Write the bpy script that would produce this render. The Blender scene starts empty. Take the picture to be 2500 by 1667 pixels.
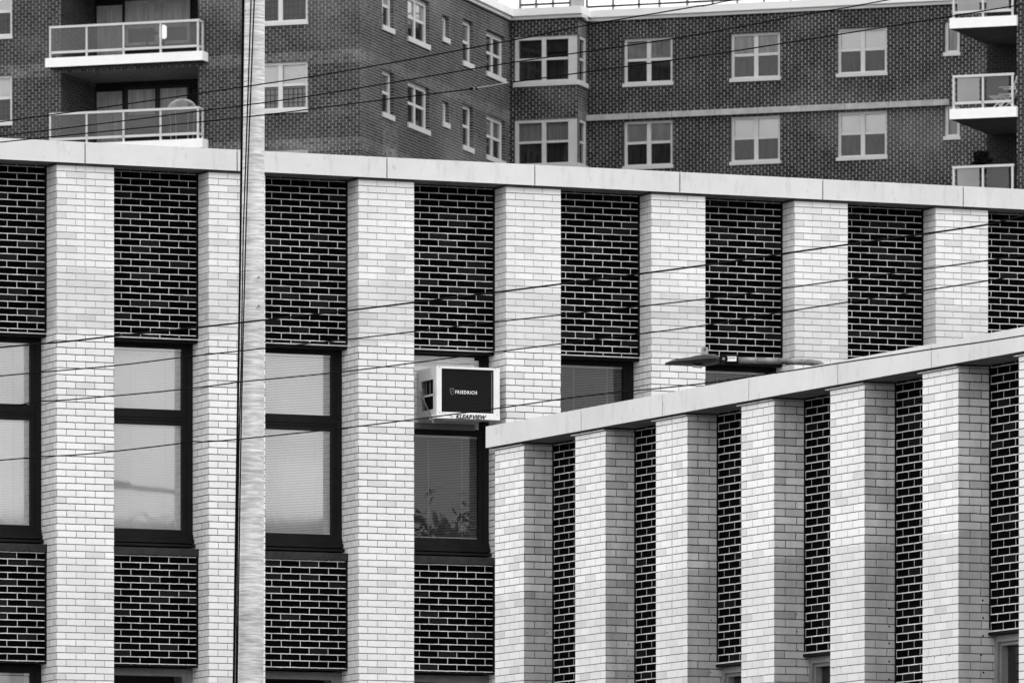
import bpy, math, random
from math import sin, cos, radians as R
random.seed(4)
S = bpy.context.scene
COL = S.collection

# ------------------------------------------------------------------ camera model
F = 20500.0; YH = 2800.0; CZ = 1.6          # focal length and horizon in photo pixels, eye height
class Plane:
    """a vertical plane: u runs along it, w out of it towards the street, z up"""
    def __init__(s, px0, Y0, ang):
        s.ang = ang
        s.t = (cos(R(ang)), sin(R(ang))); s.n = (s.t[1], -s.t[0])
        s.O = ((px0-1250)/F*Y0, Y0)
    def u(s, px, w=0):
        p = (px-1250)/F; ox = s.O[0]+s.n[0]*w; oy = s.O[1]+s.n[1]*w
        return (p*oy-ox)/(s.t[0]-p*s.t[1])
    def Y(s, px, w=0): return s.O[1]+s.n[1]*w+s.u(px, w)*s.t[1]
    def z(s, px, py, w=0): return CZ+(YH-py)/F*s.Y(px, w)
    def at(s, u, w=0, z=0): return (s.O[0]+s.n[0]*w+s.t[0]*u, s.O[1]+s.n[1]*w+s.t[1]*u, z)
def world(px, py, Y): return ((px-1250)/F*Y, Y, CZ+(YH-py)/F*Y)

PA = Plane(1000, 84.5, 23.2)
PB = Plane(1279.5, 76.7, -65)
P1 = Plane(880, 270.5, -20)
P2 = Plane(880, 270.5, 74.1)
PY = Plane(1244, P2.Y(1244), -20)
PR = Plane(1410, PY.Y(1410), 74.1)
P3 = Plane(1433.5, PR.Y(1433.5), -20)
PW = Plane(2483, 261.4, -20)

# ------------------------------------------------------------------ mesh builder
class MB:
    def __init__(s): s.v=[]; s.f=[]; s.uv=[]; s.m=[]; s.sm=[]
    def face(s, pts, uvs=None, m=0, smooth=False):
        b=len(s.v); s.v+= [tuple(p) for p in pts]; s.f.append(tuple(range(b,b+len(pts))))
        if uvs is None: uvs=[(p[0],p[2]) for p in pts]
        s.uv+=list(uvs); s.m.append(m); s.sm.append(smooth)
    # local axes: x = u, y = -w, z
    def box(s, u0,u1,w0,w1,z0,z1,m=0,uo=0,skip='',top_slope=0):
        a,b=-w1,-w0    # y front (near street) = -w1
        zf=z1-top_slope
        if 'f' not in skip: s.face([(u0,a,z0),(u1,a,z0),(u1,a,zf),(u0,a,zf)],[(u0+uo,z0),(u1+uo,z0),(u1+uo,zf),(u0+uo,zf)],m)
        if 'b' not in skip: s.face([(u1,b,z0),(u0,b,z0),(u0,b,z1),(u1,b,z1)],None,m)
        if 'l' not in skip: s.face([(u0,b,z0),(u0,a,z0),(u0,a,zf),(u0,b,z1)],[(a-b,z0),(0,z0),(0,zf),(a-b,z1)],m)
        if 'r' not in skip: s.face([(u1,a,z0),(u1,b,z0),(u1,b,z1),(u1,a,zf)],[(0,z0),(b-a,z0),(b-a,z1),(0,zf)],m)
        if 't' not in skip: s.face([(u0,a,zf),(u1,a,zf),(u1,b,z1),(u0,b,z1)],[(u0,a),(u1,a),(u1,b),(u0,b)],m)
        if 'd' not in skip: s.face([(u0,b,z0),(u1,b,z0),(u1,a,z0),(u0,a,z0)],[(u0,b),(u1,b),(u1,a),(u0,a)],m)
    def ring(s,u0,u1,z0,z1,w0,w1,tl,tr,tb,tt,m=0):
        s.box(u0,u0+tl,w0,w1,z0,z1,m); s.box(u1-tr,u1,w0,w1,z0,z1,m)
        s.box(u0+tl,u1-tr,w0,w1,z0,z0+tb,m,skip='lr'); s.box(u0+tl,u1-tr,w0,w1,z1-tt,z1,m,skip='lr')
    def tube(s, pts, r, n=8, m=0, cap=True):
        # pts 3D, r radius or list
        import mathutils
        V=mathutils.Vector; P=[V(p) for p in pts]; k=len(P)
        rr=r if isinstance(r,(list,tuple)) else [r]*k
        ref=None; rings=[]
        for i,p in enumerate(P):
            d=(P[min(i+1,k-1)]-P[max(i-1,0)]).normalized()
            if ref is None: ref=V((0,0,1)) if abs(d.z)<.9 else V((1,0,0))
            a=d.cross(ref).normalized(); b=d.cross(a).normalized()
            ref=-b if False else ref
            rings.append([p+a*cos(2*math.pi*j/n)*rr[i]+b*sin(2*math.pi*j/n)*rr[i] for j in range(n)])
        base=len(s.v); L=0
        for g in rings: s.v+=[tuple(q) for q in g]
        for i in range(k-1):
            l=(P[i+1]-P[i]).length
            for j in range(n):
                j2=(j+1)%n
                s.f.append((base+i*n+j,base+i*n+j2,base+(i+1)*n+j2,base+(i+1)*n+j))
                s.uv+=[(j/n,L),((j+1)/n,L),((j+1)/n,L+l),(j/n,L+l)]; s.m.append(m); s.sm.append(True)
            L+=l
        if cap:
            for g,rev in ((rings[0],False),(rings[-1],True)):
                q=list(reversed(g)) if rev else g
                s.face(q,[(0,0)]*n,m)
    def cyl(s,c,axis,r,h,n=20,m=0):
        e=[c[i]+axis[i]*h for i in range(3)]
        s.tube([c,e],r,n,m)
    def mesh(s,name,mats):
        me=bpy.data.meshes.new(name); me.from_pydata(s.v,[],s.f); me.update()
        ul=me.uv_layers.new(name='UVMap'); 
        for i,uv in enumerate(s.uv): ul.data[i].uv=uv
        for mt in mats: me.materials.append(mt)
        for p,mi,sm in zip(me.polygons,s.m,s.sm): p.material_index=mi; p.use_smooth=sm
        return me

def empty(name,loc,label,cat,group=None,kind=None):
    o=bpy.data.objects.new(name,None); COL.objects.link(o); o.location=loc; o.empty_display_size=.5
    tag(o,label,cat,group,kind); return o
def tag(o,label=None,cat=None,group=None,kind=None):
    if label: o['label']=label
    if cat: o['category']=cat
    if group: o['group']=group
    if kind: o['kind']=kind
    return o
def put(name,me,parent=None,plane=None,u=0,z=0,w=0,label=None):
    """link mesh me; plane gives position and heading"""
    o=bpy.data.objects.new(name,me); COL.objects.link(o)
    loc=(0,0,0); rz=0
    if plane is not None:
        loc=plane.at(u,w,z); rz=R(plane.ang)
    if parent is not None:
        o.parent=parent
        if plane is not None: loc=tuple(loc[i]-parent.location[i] for i in range(3))
    o.location=loc; o.rotation_euler=(0,0,rz)
    if label: o['label']=label
    return o

# ------------------------------------------------------------------ materials
class NT:
    def __init__(s,name):
        s.mat=bpy.data.materials.new(name); s.mat.use_nodes=True; s.t=s.mat.node_tree
        s.t.nodes.clear(); s.out=s.t.nodes.new('ShaderNodeOutputMaterial')
    def n(s,typ,**k):
        x=s.t.nodes.new('ShaderNode'+typ)
        for a,b in k.items(): setattr(x,a,b)
        return x
    def l(s,a,b): s.t.links.new(a,b)
    def M(s,op,a,b=None,c=None,clamp=False):
        x=s.n('Math',operation=op); x.use_clamp=clamp
        for i,q in enumerate((a,b,c)):
            if q is None: continue
            if isinstance(q,(int,float)): x.inputs[i].default_value=q
            else: s.l(q,x.inputs[i])
        return x.outputs[0]
    def mr(s,v,a,b,c=0,d=1,smooth=False):
        x=s.n('MapRange'); x.interpolation_type='SMOOTHSTEP' if smooth else 'LINEAR'
        for i,q in enumerate((v,a,b,c,d)):
            if isinstance(q,(int,float)): x.inputs[i].default_value=q
            else: s.l(q,x.inputs[i])
        return x.outputs[0]
    def noise(s,vec,scale,detail=3,rough=.5,dist=0,dim='3D'):
        x=s.n('TexNoise',noise_dimensions=dim); 
        if vec is not None: s.l(vec,x.inputs['Vector'])
        x.inputs['Scale'].default_value=scale; x.inputs['Detail'].default_value=detail
        x.inputs['Roughness'].default_value=rough; x.inputs['Distortion'].default_value=dist
        return x.outputs['Fac']
    def scale(s,vec,v):
        x=s.n('Mapping'); s.l(vec,x.inputs['Vector']); x.inputs['Scale'].default_value=v; return x.outputs[0]
    def bsdf(s,val=None,rough=.8,spec=.3,metal=0,bump=None,bs=.5,bd=.01):
        b=s.n('BsdfPrincipled')
        if val is not None:
            if isinstance(val,(int,float)): b.inputs['Base Color'].default_value=(val,val,val,1)
            else: s.l(val,b.inputs['Base Color'])
        if isinstance(rough,(int,float)): b.inputs['Roughness'].default_value=rough
        else: s.l(rough,b.inputs['Roughness'])
        b.inputs['Specular IOR Level'].default_value=spec; b.inputs['Metallic'].default_value=metal
        if bump is not None:
            k=s.n('Bump'); k.inputs['Strength'].default_value=bs; k.inputs['Distance'].default_value=bd
            s.l(bump,k.inputs['Height']); s.l(k.outputs[0],b.inputs['Normal'])
        s.l(b.outputs[0],s.out.inputs[0]); return b

def brick(name,bw,bh,mu,mh,a,b,c,cf,mcu,mch,u0=0,v0=0,soft=.0012,jit=.0021,patch=.12,bands=(),rough=.85,spec=.25,mortar_bands=(),bs=.6,grime=None,patches=()):
    """running bond in metres on the UV map; a..b brick tone range, c odd-brick tone with fraction cf; bands=(z0,z1,mult)"""
    t=NT(name); uv=t.n('UVMap').outputs[0]; tc=t.n('TexCoord').outputs['Object']
    geo=t.n('NewGeometry').outputs['Position']
    sx=t.n('SeparateXYZ'); t.l(uv,sx.inputs[0])
    j1=t.M('MULTIPLY',t.M('SUBTRACT',t.noise(geo,23,2),.5),jit*4)
    j2=t.M('MULTIPLY',t.M('SUBTRACT',t.noise(geo,19,2),.5),jit*3)
    # slow course-to-course irregularity
    v=t.M('ADD',t.M('SUBTRACT',sx.outputs[1],v0),j2)
    vs=t.M('DIVIDE',v,bh); row=t.M('FLOOR',vs)
    rn=t.n('TexWhiteNoise',noise_dimensions='1D'); t.l(row,rn.inputs['W'])
    rj=t.M('MULTIPLY',t.M('SUBTRACT',rn.outputs[0],.5),jit*5)
    u=t.M('ADD',t.M('ADD',t.M('SUBTRACT',sx.outputs[0],u0),j1),rj)
    sh=t.M('FRACT',t.M('MULTIPLY',row,.5))
    us=t.M('ADD',t.M('DIVIDE',u,bw),sh); col=t.M('FLOOR',us)
    fu=t.M('FRACT',us); fv=t.M('FRACT',vs)
    du=t.M('MULTIPLY',t.M('MINIMUM',fu,t.M('SUBTRACT',1,fu)),bw)
    dv=t.M('MULTIPLY',t.M('MINIMUM',fv,t.M('SUBTRACT',1,fv)),bh)
    wn=t.noise(geo,60,2)   # ragged edges
    rg=t.M('MULTIPLY',t.M('SUBTRACT',wn,.5),soft*2.5)
    mU=t.mr(t.M('ADD',du,rg),mu/2-soft,mu/2+soft,1,0); mH=t.mr(t.M('ADD',dv,rg),mh/2-soft,mh/2+soft,1,0)
    pos=t.n('SeparateXYZ'); t.l(geo,pos.inputs[0])
    cmb=t.n('CombineXYZ'); t.l(col,cmb.inputs[0]); t.l(row,cmb.inputs[1])
    oi=t.n('ObjectInfo'); t.l(oi.outputs['Random'],cmb.inputs[2])
    w3=t.n('TexWhiteNoise',noise_dimensions='3D'); t.l(cmb.outputs[0],w3.inputs[0])
    sc=t.n('SeparateColor'); t.l(w3.outputs['Color'],sc.inputs[0])
    tone=t.mr(sc.outputs[0],0,1,a,b)
    odd=t.M('GREATER_THAN',sc.outputs[1],1-cf)
    tone=t.M('ADD',t.M('MULTIPLY',tone,t.M('SUBTRACT',1,odd)),t.M('MULTIPLY',odd,c))
    fine=t.mr(t.noise(geo,160,3,.8),.3,.7,.90,1.09)
    tone=t.M('MULTIPLY',tone,fine)
    def band(src,bl):
        z=pos.outputs[2]; zr=t.M('ADD',z,t.M('MULTIPLY',t.M('SUBTRACT',t.noise(geo,3,2),.5),.06))
        for z0,z1,k in bl:
            e=t.M('MULTIPLY',t.mr(zr,z0-.004,z0+.004),t.mr(zr,z1-.004,z1+.004,1,0))
            src=t.M('MULTIPLY',src,t.M('ADD',1,t.M('MULTIPLY',e,k-1)))
        return src
    tone=band(tone,bands)
    for a0,a1,b0,b1,k in patches:
        e=t.M('MULTIPLY',t.M('MULTIPLY',t.mr(sx.outputs[0],a0-.1,a0+.1),t.mr(sx.outputs[0],a1-.1,a1+.1,1,0)),t.M('MULTIPLY',t.mr(sx.outputs[1],b0-.1,b0+.1),t.mr(sx.outputs[1],b1-.1,b1+.1,1,0)))
        tone=t.M('MULTIPLY',tone,t.M('ADD',1,t.M('MULTIPLY',e,k-1)))
    mvar=t.mr(t.noise(geo,7,4,.7),.3,.65,.62,1.05)
    mch=t.M('MULTIPLY',mvar,mch); mcu=t.M('MULTIPLY',mvar,mcu)
    mh_=band(t.M('MULTIPLY',1.0,mch),mortar_bands); mu_=band(t.M('MULTIPLY',1.0,mcu),mortar_bands)
    val=t.M('ADD',t.M('MULTIPLY',tone,t.M('SUBTRACT',1,mH)),t.M('MULTIPLY',mh_,mH))
    val=t.M('ADD',t.M('MULTIPLY',val,t.M('SUBTRACT',1,mU)),t.M('MULTIPLY',mu_,mU))
    pt=t.mr(t.noise(geo,.9,4,.6),.3,.7,1-patch,1+patch*.4)
    st=t.mr(t.noise(t.scale(geo,(3,3,.5)),2.2,3,.6),.35,.7,1-patch*1.1,1)
    val=t.M('MULTIPLY',t.M('MULTIPLY',val,pt),st)
    if grime: # pale lime bloom in patches: (scale, lo, hi, add)
        g=t.mr(t.noise(t.scale(geo,grime[4]),grime[0],2,.5),grime[1],grime[2],0,grime[3])
        val=t.M('ADD',val,g)
    cc=t.n('CombineColor'); [t.l(val,cc.inputs[i]) for i in range(3)]
    h=t.M('SUBTRACT',t.M('MULTIPLY',t.noise(geo,70,3),.25),t.M('MAXIMUM',mU,mH))
    t.bsdf(cc.outputs[0],rough,spec,0,h,bs,.004)
    return t.mat

def plain(name,v,rough=.6,spec=.4,metal=0,var=.1,sc=6,stretch=(1,1,1),bs=0,bsc=60):
    t=NT(name); geo=t.n('NewGeometry').outputs['Position']
    q=geo if stretch==(1,1,1) else t.scale(geo,stretch)
    val=t.mr(t.noise(q,sc,4,.6),.3,.7,v*(1-var),v*(1+var*.5))
    cc=t.n('CombineColor'); [t.l(val,cc.inputs[i]) for i in range(3)]
    t.bsdf(cc.outputs[0],rough,spec,metal,t.noise(geo,bsc,3) if bs else None,bs,.002)
    return t.mat

def stone(name,v):
    t=NT(name); geo=t.n('NewGeometry').outputs['Position']; uv=t.n('UVMap').outputs[0]
    big=t.mr(t.noise(geo,1.3,4,.6),.3,.7,.88,1.03)
    st=t.mr(t.noise(t.scale(geo,(5,5,1.2)),2.0,4,.65),.55,.80,1,.78)
    sm=t.mr(t.noise(geo,9,4,.7),.62,.80,1,.66)
    pit=t.mr(t.noise(geo,55,2,.6),.68,.78,1,.6)
    fine=t.mr(t.noise(geo,120,2),.3,.7,.97,1.03)
    x=v
    for k in (big,st,sm,pit,fine): x=t.M('MULTIPLY',x,k)
    cc=t.n('CombineColor'); [t.l(x,cc.inputs[i]) for i in range(3)]
    t.bsdf(cc.outputs[0],.85,.2,0,t.noise(geo,45,4,.7),.25,.004); return t.mat

def glass(name,gl=.16,wav=.02,wsc=2.2,tint=.75,wstretch=(1,1,1)):
    t=NT(name); geo=t.n('NewGeometry').outputs['Position']
    g=t.n('BsdfGlossy'); g.inputs['Roughness'].default_value=.03; g.inputs['Color'].default_value=(1,1,1,1)
    b=t.n('Bump'); b.inputs['Strength'].default_value=1; b.inputs['Distance'].default_value=wav
    t.l(t.noise(t.scale(geo,wstretch),wsc,2,.45,1.2),b.inputs['Height']); t.l(b.outputs[0],g.inputs['Normal'])
    tr=t.n('BsdfTransparent'); tr.inputs['Color'].default_value=(tint,)*3+(1,)
    f=t.n('Fresnel'); f.inputs['IOR'].default_value=1.5
    m=t.n('MixShader'); k=t.M('ADD',t.M('MULTIPLY',f.outputs[0],1.2),gl-.05,clamp=True)
    t.l(k,m.inputs[0]); t.l(tr.outputs[0],m.inputs[1]); t.l(g.outputs[0],m.inputs[2]); t.l(m.outputs[0],t.out.inputs[0])
    return t.mat

WB_BANDS=((9.68,10.30,.88),(7.45,7.0,1.0),(6.9,7.6,.95))
mWhiteA=brick('white_brick',.2025,.067,.0055,.0082,.78,.87,.70,.07,.26,.16,u0=0,v0=11.249,bands=((9.68,10.30,.86),(6.2,7.45,.95)),mortar_bands=((9.68,12,1.6),(7.6,9.66,.35)),patch=.06)
mWhiteB=brick('white_brick_wing',.2107,.0677,.0052,.0072,.78,.88,.70,.07,.24,.11,u0=0,v0=6.680,bands=((0,6.67,.86),),mortar_bands=((0,6.67,1.7),),patch=.06)
mWhiteBs=brick('white_brick_wing_flank_shade',.2107,.0677,.0065,.0082,.70,.86,.60,.10,.10,.06,u0=0,v0=6.680,bands=((0,6.67,.74),),mortar_bands=((0,6.67,2.2),),patch=.22,bs=.8)  # shade of the pier flanks painted into the tones; low band also weathered
mDarkA=brick('black_brick',.2055,.067,.0068,.0078,.0006,.0025,.013,.13,.80,.92,u0=.284,v0=11.178,patch=.15,rough=.8,spec=.02,soft=.0012)
mDarkB=brick('black_brick_wing',.2107,.0677,.0062,.0085,.0006,.0022,.009,.08,.72,.84,u0=.03,v0=7.8827,patch=.15,rough=.8,spec=.02)
mFar1=brick('far_brick_left',.2417,.0965,.017,.012,.028,.055,.022,.10,.42,.17,v0=35.01,soft=.004,jit=.003,patch=.18,rough=.9,bands=((36.55,36.98,2.2),(33.72,34.15,2.2)),mortar_bands=((36.55,36.98,1.25),(33.72,34.15,1.25)),grime=(.22,.56,.72,.05,(1,1,1.6)))
mFar=brick('far_brick',.2417,.0965,.019,.012,.022,.048,.018,.10,.62,.19,v0=35.01,soft=.003,jit=.003,patch=.3,rough=.9,grime=(.22,.54,.72,.06,(1,1,1.6)))
mFar2=brick('far_brick_return',.2417,.0965,.014,.016,.028,.055,.02,.08,.16,.40,v0=35.01,soft=.003,jit=.003,patch=.2,rough=.9,bands=((36.62,37.0,2.3),(33.79,34.17,2.3)),patches=((0,5.3,38.0,41,1.9),(2.5,4.2,33,35.0,2.4),(0,.6,33,41,1.3)),grime=(.16,.5,.7,.06,(1,1,2.5)))
mFarK=brick('shade_darkened_brick',.2417,.0965,.014,.012,.008,.014,.006,.08,.06,.03,v0=35.01,soft=.003,jit=.003)  # brick darkened to paint in the shade of the balcony recesses
mStone=stone('coping_stone',.70)
mStoneB=stone('coping_stone_wing',.66)
mSoff=plain('flashing',.10,.7,.2,0,.5,14)
mSoffit=plain('stone_soffit_shade',.26,.9,.1,0,.35,3)  # coping underside darkened by colour, standing in for its shade
mMort=plain('mortar_lip',.62,.9,.1,0,.4,30)
mSteel=plain('lintel_paint',.55,.6,.3,0,.25,12)
mBlack=plain('black_metal',.006,.7,.1,0,.2,9)
mFrame=plain('bronze_frame',.010,.6,.12,0,.3,10)
mGreyF=plain('grey_frame',.20,.5,.35,0,.2,10)
mLedge=plain('slate_sill',.024,.7,.3,0,.6,16)
mSlat=plain('blind_slat',.95,.6,.3,0,.03,3)
mSlatD=plain('blind_slat_dim',.30,.6,.3,0,.05,3)
mWhiteP=plain('white_plastic',.78,.5,.4,0,.04,6)
mDarkRoom=plain('dark_room',.012,.9,.1)
mGlassA=glass('window_glass',.20,.00022,3.0,.95,(1,1,.6))
mGlassD=glass('window_glass_dim',.045,.0010,6.0,.75,(1,1,.5))
mGlassC=glass('far_glass',.03,.002,.8,.75)
mFarTrim=plain('far_window_trim',.56,.6,.3,0,.06,3)
mFarSlab=plain('balcony_concrete',.84,.8,.2,0,.05,2)
mFarCop=plain('far_coping',.62,.8,.2,0,.08,1)
mFarBand=plain('far_band',.42,.8,.2,0,.3,2.5)
mShade=plain('roller_shade',.95,.9,.1,0,.06,2)
mShadeD=plain('dark_curtain',.06,.9,.1,0,.5,3,(4,4,.5))
mShadeM=plain('net_curtain',.42,.9,.1,0,.4,3,(6,6,.3))
mUnder=plain('balcony_underside_shade',.06,.9,.1,0,.2,2)  # dark tone stands in for the shade under the balcony slabs
mRail=plain('rail_paint',.55,.5,.3,0,.05,2)
mRoof=plain('roof_felt',.12,.95,.1,0,.3,1.2)
mFarWin=plain('recess_wall',.035,.9,.1,0,.2,2)
mGround=plain('asphalt',.045,.95,.15,0,.3,.8,bs=.4,bsc=40)
mWire=plain('wire_sheath',.004,.8,.05,0,.2,4)
mWireBare=plain('wire_splice',.22,.4,.5,.3,.1,20)

def frosted(name,v,al):
    t=NT(name); geo=t.n('NewGeometry').outputs['Position']
    val=t.mr(t.noise(geo,.9,3),.3,.7,v*.8,v*1.15); cc=t.n('CombineColor'); [t.l(val,cc.inputs[i]) for i in range(3)]
    b=t.n('BsdfPrincipled'); t.l(cc.outputs[0],b.inputs['Base Color']); b.inputs['Roughness'].default_value=.25
    tr=t.n('BsdfTransparent'); m=t.n('MixShader'); m.inputs[0].default_value=al
    t.l(tr.outputs[0],m.inputs[1]); t.l(b.outputs[0],m.inputs[2]); t.l(m.outputs[0],t.out.inputs[0]); return t.mat
mBalGlass=frosted('balcony_glass',.09,.42)
mBalGlassL=frosted('balcony_glass_pale',.28,.72)

# ------------------------------------------------------------------ BUILDING A : long white and black brick block
bA=empty('brick_building',PA.at(0,0,0),'long block of white brick piers and black brick panels running behind the utility pole','building')
TOP=11.33; PW_=.605; SP=1.6105; R0=.049
def RA(k): return R0+SP*k
GA=range(-5,8)
_c={}
def mesh_once(key,fn):
    if key not in _c: _c[key]=fn()
    return _c[key]
def pier_mesh(h,w,d,mat,name):
    m=MB(); m.box(0,w,-d,0,0,h,0,uo=0,skip='td'); return m.mesh(name,[mat])
for k in GA:
    uL=RA(k)-PW_
    me=mesh_once('pierA',lambda:pier_mesh(TOP-.022,PW_,.62,mWhiteA,'pier'))
    o=put('pier',me,bA,PA,uL)
    if k in (-2,4):
        m=MB(); m.box(.295,.306,-.01,.0025,9.68+(.0 if k==4 else .0)+.62,TOP-.03); put('caulk_joint',m.mesh('caulk_joint',[plain('caulk',.55,.8,.1)]),o)
    m=MB(); m.box(-.006,PW_+.006,-.3,.012,TOP-.022,TOP-.002); put('flashing',m.mesh('flashing',[mSoff]),o)
def coping(parent,plane,joints,z0,z1,wf,wb,mat):
    for a,b in zip(joints[:-1],joints[1:]):
        g=.0065; m=MB(); n=24; L=b-a-2*g
        # face broken into a slightly uneven top edge (chips)
        m.box(0,L,-wb,wf,z0,z1,0)
        m.m[-1]=1; me=m.mesh('coping_stone',[mat,mSoffit])
        o=put('coping_stone',me,parent,plane,a+g)
        bv=o.modifiers.new('b','BEVEL'); bv.width=.004; bv.segments=2
    m=MB(); m.box(joints[0]+.02,joints[-1]-.02,-wb+.03,wf-.02,z0+.012,z1-.012); put('joint_filler',m.mesh('joint_filler',[mSoff]),parent,plane,0)
JA=[-9.95,-8.336,-6.722,-5.109,-3.495,-1.881,-.266,1.352,2.963,4.574,6.181,7.79,9.40,11.01]
coping(bA,PA,JA,TOP,11.54,.05,.55,mStone)

OW=SP-PW_
def panel_mesh(z0,z1,mat,name='spandrel_panel'):
    m=MB(); m.box(0,OW,-.62,-.29,z0,z1); return m.mesh(name,[mat])
def lintel_mesh(z):
    m=MB(); m.box(.002,OW-.002,-.45,-.272,z-.012,z-.001,0); m.box(.002,OW-.002,-.46,-.30,z-.04,z-.0125,1); return m.mesh('lintel',[mSteel,mBlack])
def windowA(k,zt,zb,mats,ac=False,slat=None,open_=False,low=None):
    """zt top under lintel, zb top of ledge"""
    fr=mats
    m=MB(); J=.06; S=.048
    t=zt-.012
    z_uT=t-.075; z_lB=zb+.175; z_uB=z_uT-.61 if zt-zb>1.5 else z_uT-.61; z_lT=z_uB-.155
    m.ring(0,OW,zb,t,-.60,-.44,J,J,.03,.035)
    for a,b in ((z_uB,z_uT),(z_lB,z_lT)):
        m.ring(J,OW-J,a-.045,b+.045,-.58,-.452,S,S,.045,.045)
    m.box(J,OW-J,-.58,-.445,z_lT+.046,z_uB-.046,skip='lr')
    m.box(J,OW-J,-.58,-.437,(z_lT+z_uB)/2-.004,(z_lT+z_uB)/2+.004,skip='lr')
    # stepped sub-sill
    m.box(.0,OW,-.58,-.425,zb+.085,zb+.128); m.box(0,OW,-.58,-.40,zb+.04,zb+.082); m.box(0,OW,-.58,-.36,zb+.001,zb+.037,top_slope=.012)
    m.box(OW-.075,OW-.055,-.44,-.434,z_uB-.085,z_uB-.078)   # latch
    o=put('window',m.mesh('window',[fr]),bA,PA,RA(k))
    u0,u1=J+S,OW-J-S
    for (a,b,nm) in (((z_uB,z_uT,'u'),) if not ac else ())+((z_lB,z_lT,'l'),):
        g=MB(); g.face([(u0,.475,a),(u1,.475,a),(u1,.475,b),(u0,.475,b)]); put('pane',g.mesh('pane',[mGlassD if (open_ or low=='dark') else mGlassA]),o)
        if low!='dark':
            s=MB(); s.box(u0-.01,u1+.01,-.52,-.49,b-.022,b-.002,1); s.box(u0,u1,-.515,-.495,a+.002,a+.014,1)
            z=a+.018; pitch=.0163; th=.0215
            while z<b-.03:
                e=(.0078 if k!=-1 else .0070) if not open_ else .0052; d=(.004 if k!=-1 else .0065) if not open_ else .0085
                s.face([(u0,.505-d,z-e),(u1,.505-d,z-e),(u1,.505+d,z+e),(u0,.505+d,z+e)],m=0)
                z+=pitch
            for uu in (u0+.25,u1-.17):
                s.box(uu,uu+.003,-.494,-.492,a+.01,b-.02,1)
            put('blind',s.mesh('blind',[mSlat if slat is None else slat,mWhiteP]),o)
    bk=MB(); bk.box(.0,OW,-.9,-.85,zb,zt); put('room_wall',bk.mesh('room_wall',[mDarkRoom]),o)
    return o,(u0,u1,z_uB,z_uT,z_lB,z_lT)
def ledge_mesh(z0,z1):
    m=MB(); m.box(0.002,OW-.002,-.58,-.268,z0,z1,top_slope=.02); return m.mesh('sill',[mLedge])

for k in GA[:-1]:
    if k+1 not in GA: continue
    u=RA(k)
    put('spandrel_panel',mesh_once('pa',lambda:panel_mesh(9.67,TOP-.001,mDarkA)),bA,PA,u)
    put('lintel',mesh_once('la',lambda:lintel_mesh(9.67)),bA,PA,u)
    m=mesh_once('ea',lambda:(lambda q:(q.box(OW-.022,OW,-.40,-.284,9.68,TOP-.01),q.mesh('edge_angle',[mBlack]))[1])(MB())); put('edge_angle',m,bA,PA,u)
    m=mesh_once('eb',lambda:(lambda q:(q.box(OW-.022,OW,-.40,-.284,6.42,7.50),q.mesh('edge_angle',[mBlack]))[1])(MB())); put('edge_angle',m,bA,PA,u)
    put('spandrel_panel',mesh_once('pb',lambda:panel_mesh(6.41,7.503,mDarkA)),bA,PA,u)
    put('sill',mesh_once('sl',lambda:ledge_mesh(7.505,7.598)),bA,PA,u)
    put('spandrel_panel',mesh_once('pc',lambda:panel_mesh(0,4.25,mDarkA)),bA,PA,u)
    m=mesh_once('lb',lambda:(lambda q:(q.box(.002,OW-.002,-.45,-.284,6.398,6.409,0),q.mesh('lintel',[mBlack]))[1])(MB())); put('lintel',m,bA,PA,u)
    put('sill',mesh_once('sl2',lambda:ledge_mesh(4.252,4.345)),bA,PA,u)
    slat={-4:mSlat,-3:mSlat,-2:mSlat,-1:mSlat,0:mSlatD,1:mSlatD}.get(k,mSlatD)
    wo,wz=windowA(k,9.67,7.6,mFrame,ac=(k==0),slat=slat,open_=(k>=0))
    if k<=-3: windowA(k,6.398,4.346,mFrame)
    else: windowA(k,6.398,4.346,mGreyF,low='dark')
    if k==0: acwin=(wo,wz)
# boarded upper light round the air conditioner
wo,(u0,u1,zuB,zuT,zlB,zlT)=acwin
t=NT('weathered_board'); geo=t.n('NewGeometry').outputs['Position']
v=t.mr(t.noise(t.scale(geo,(1,1,9)),3,5,.7,.6),.3,.72,.95,.5); cc=t.n('CombineColor'); [t.l(v,cc.inputs[i]) for i in range(3)]; t.bsdf(cc.outputs[0],.8,.2); mBoard=t.mat
m=MB(); z=zuB-.04
while z<zuT+.005:
    m.box(u0-.04,u1-.05,-.5,-.448,z,min(z+.083,zuT+.03),0,top_slope=.0); z+=.088
m.box(u1-.05,u1-.008,-.5,-.436,zuB-.09,zuT+.0,1); m.box(u0-.04,u1-.05,-.5,-.43,zuB-.10,zuB-.048,2)
for a,b in ((u1-.03,zuT-.08),(u1-.03,zuB-.06),(u1-.03,zuB+.30)): m.cyl((a,.436,b),(0,-1,0),.006,.003,8,3)
put('filler_panel',m.mesh('filler_panel',[mBoard,mMort,mGreyF,mBlack]),wo)

# body behind the facade
m=MB(); m.box(RA(-5)-PW_,RA(7),-9,-.95,0,11.25,0); m.box(RA(-5)-PW_+.01,RA(7)-.01,-.949,-.555,11.10,11.30,0)
put('body',m.mesh('body',[mRoof]),bA,PA,0)

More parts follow.
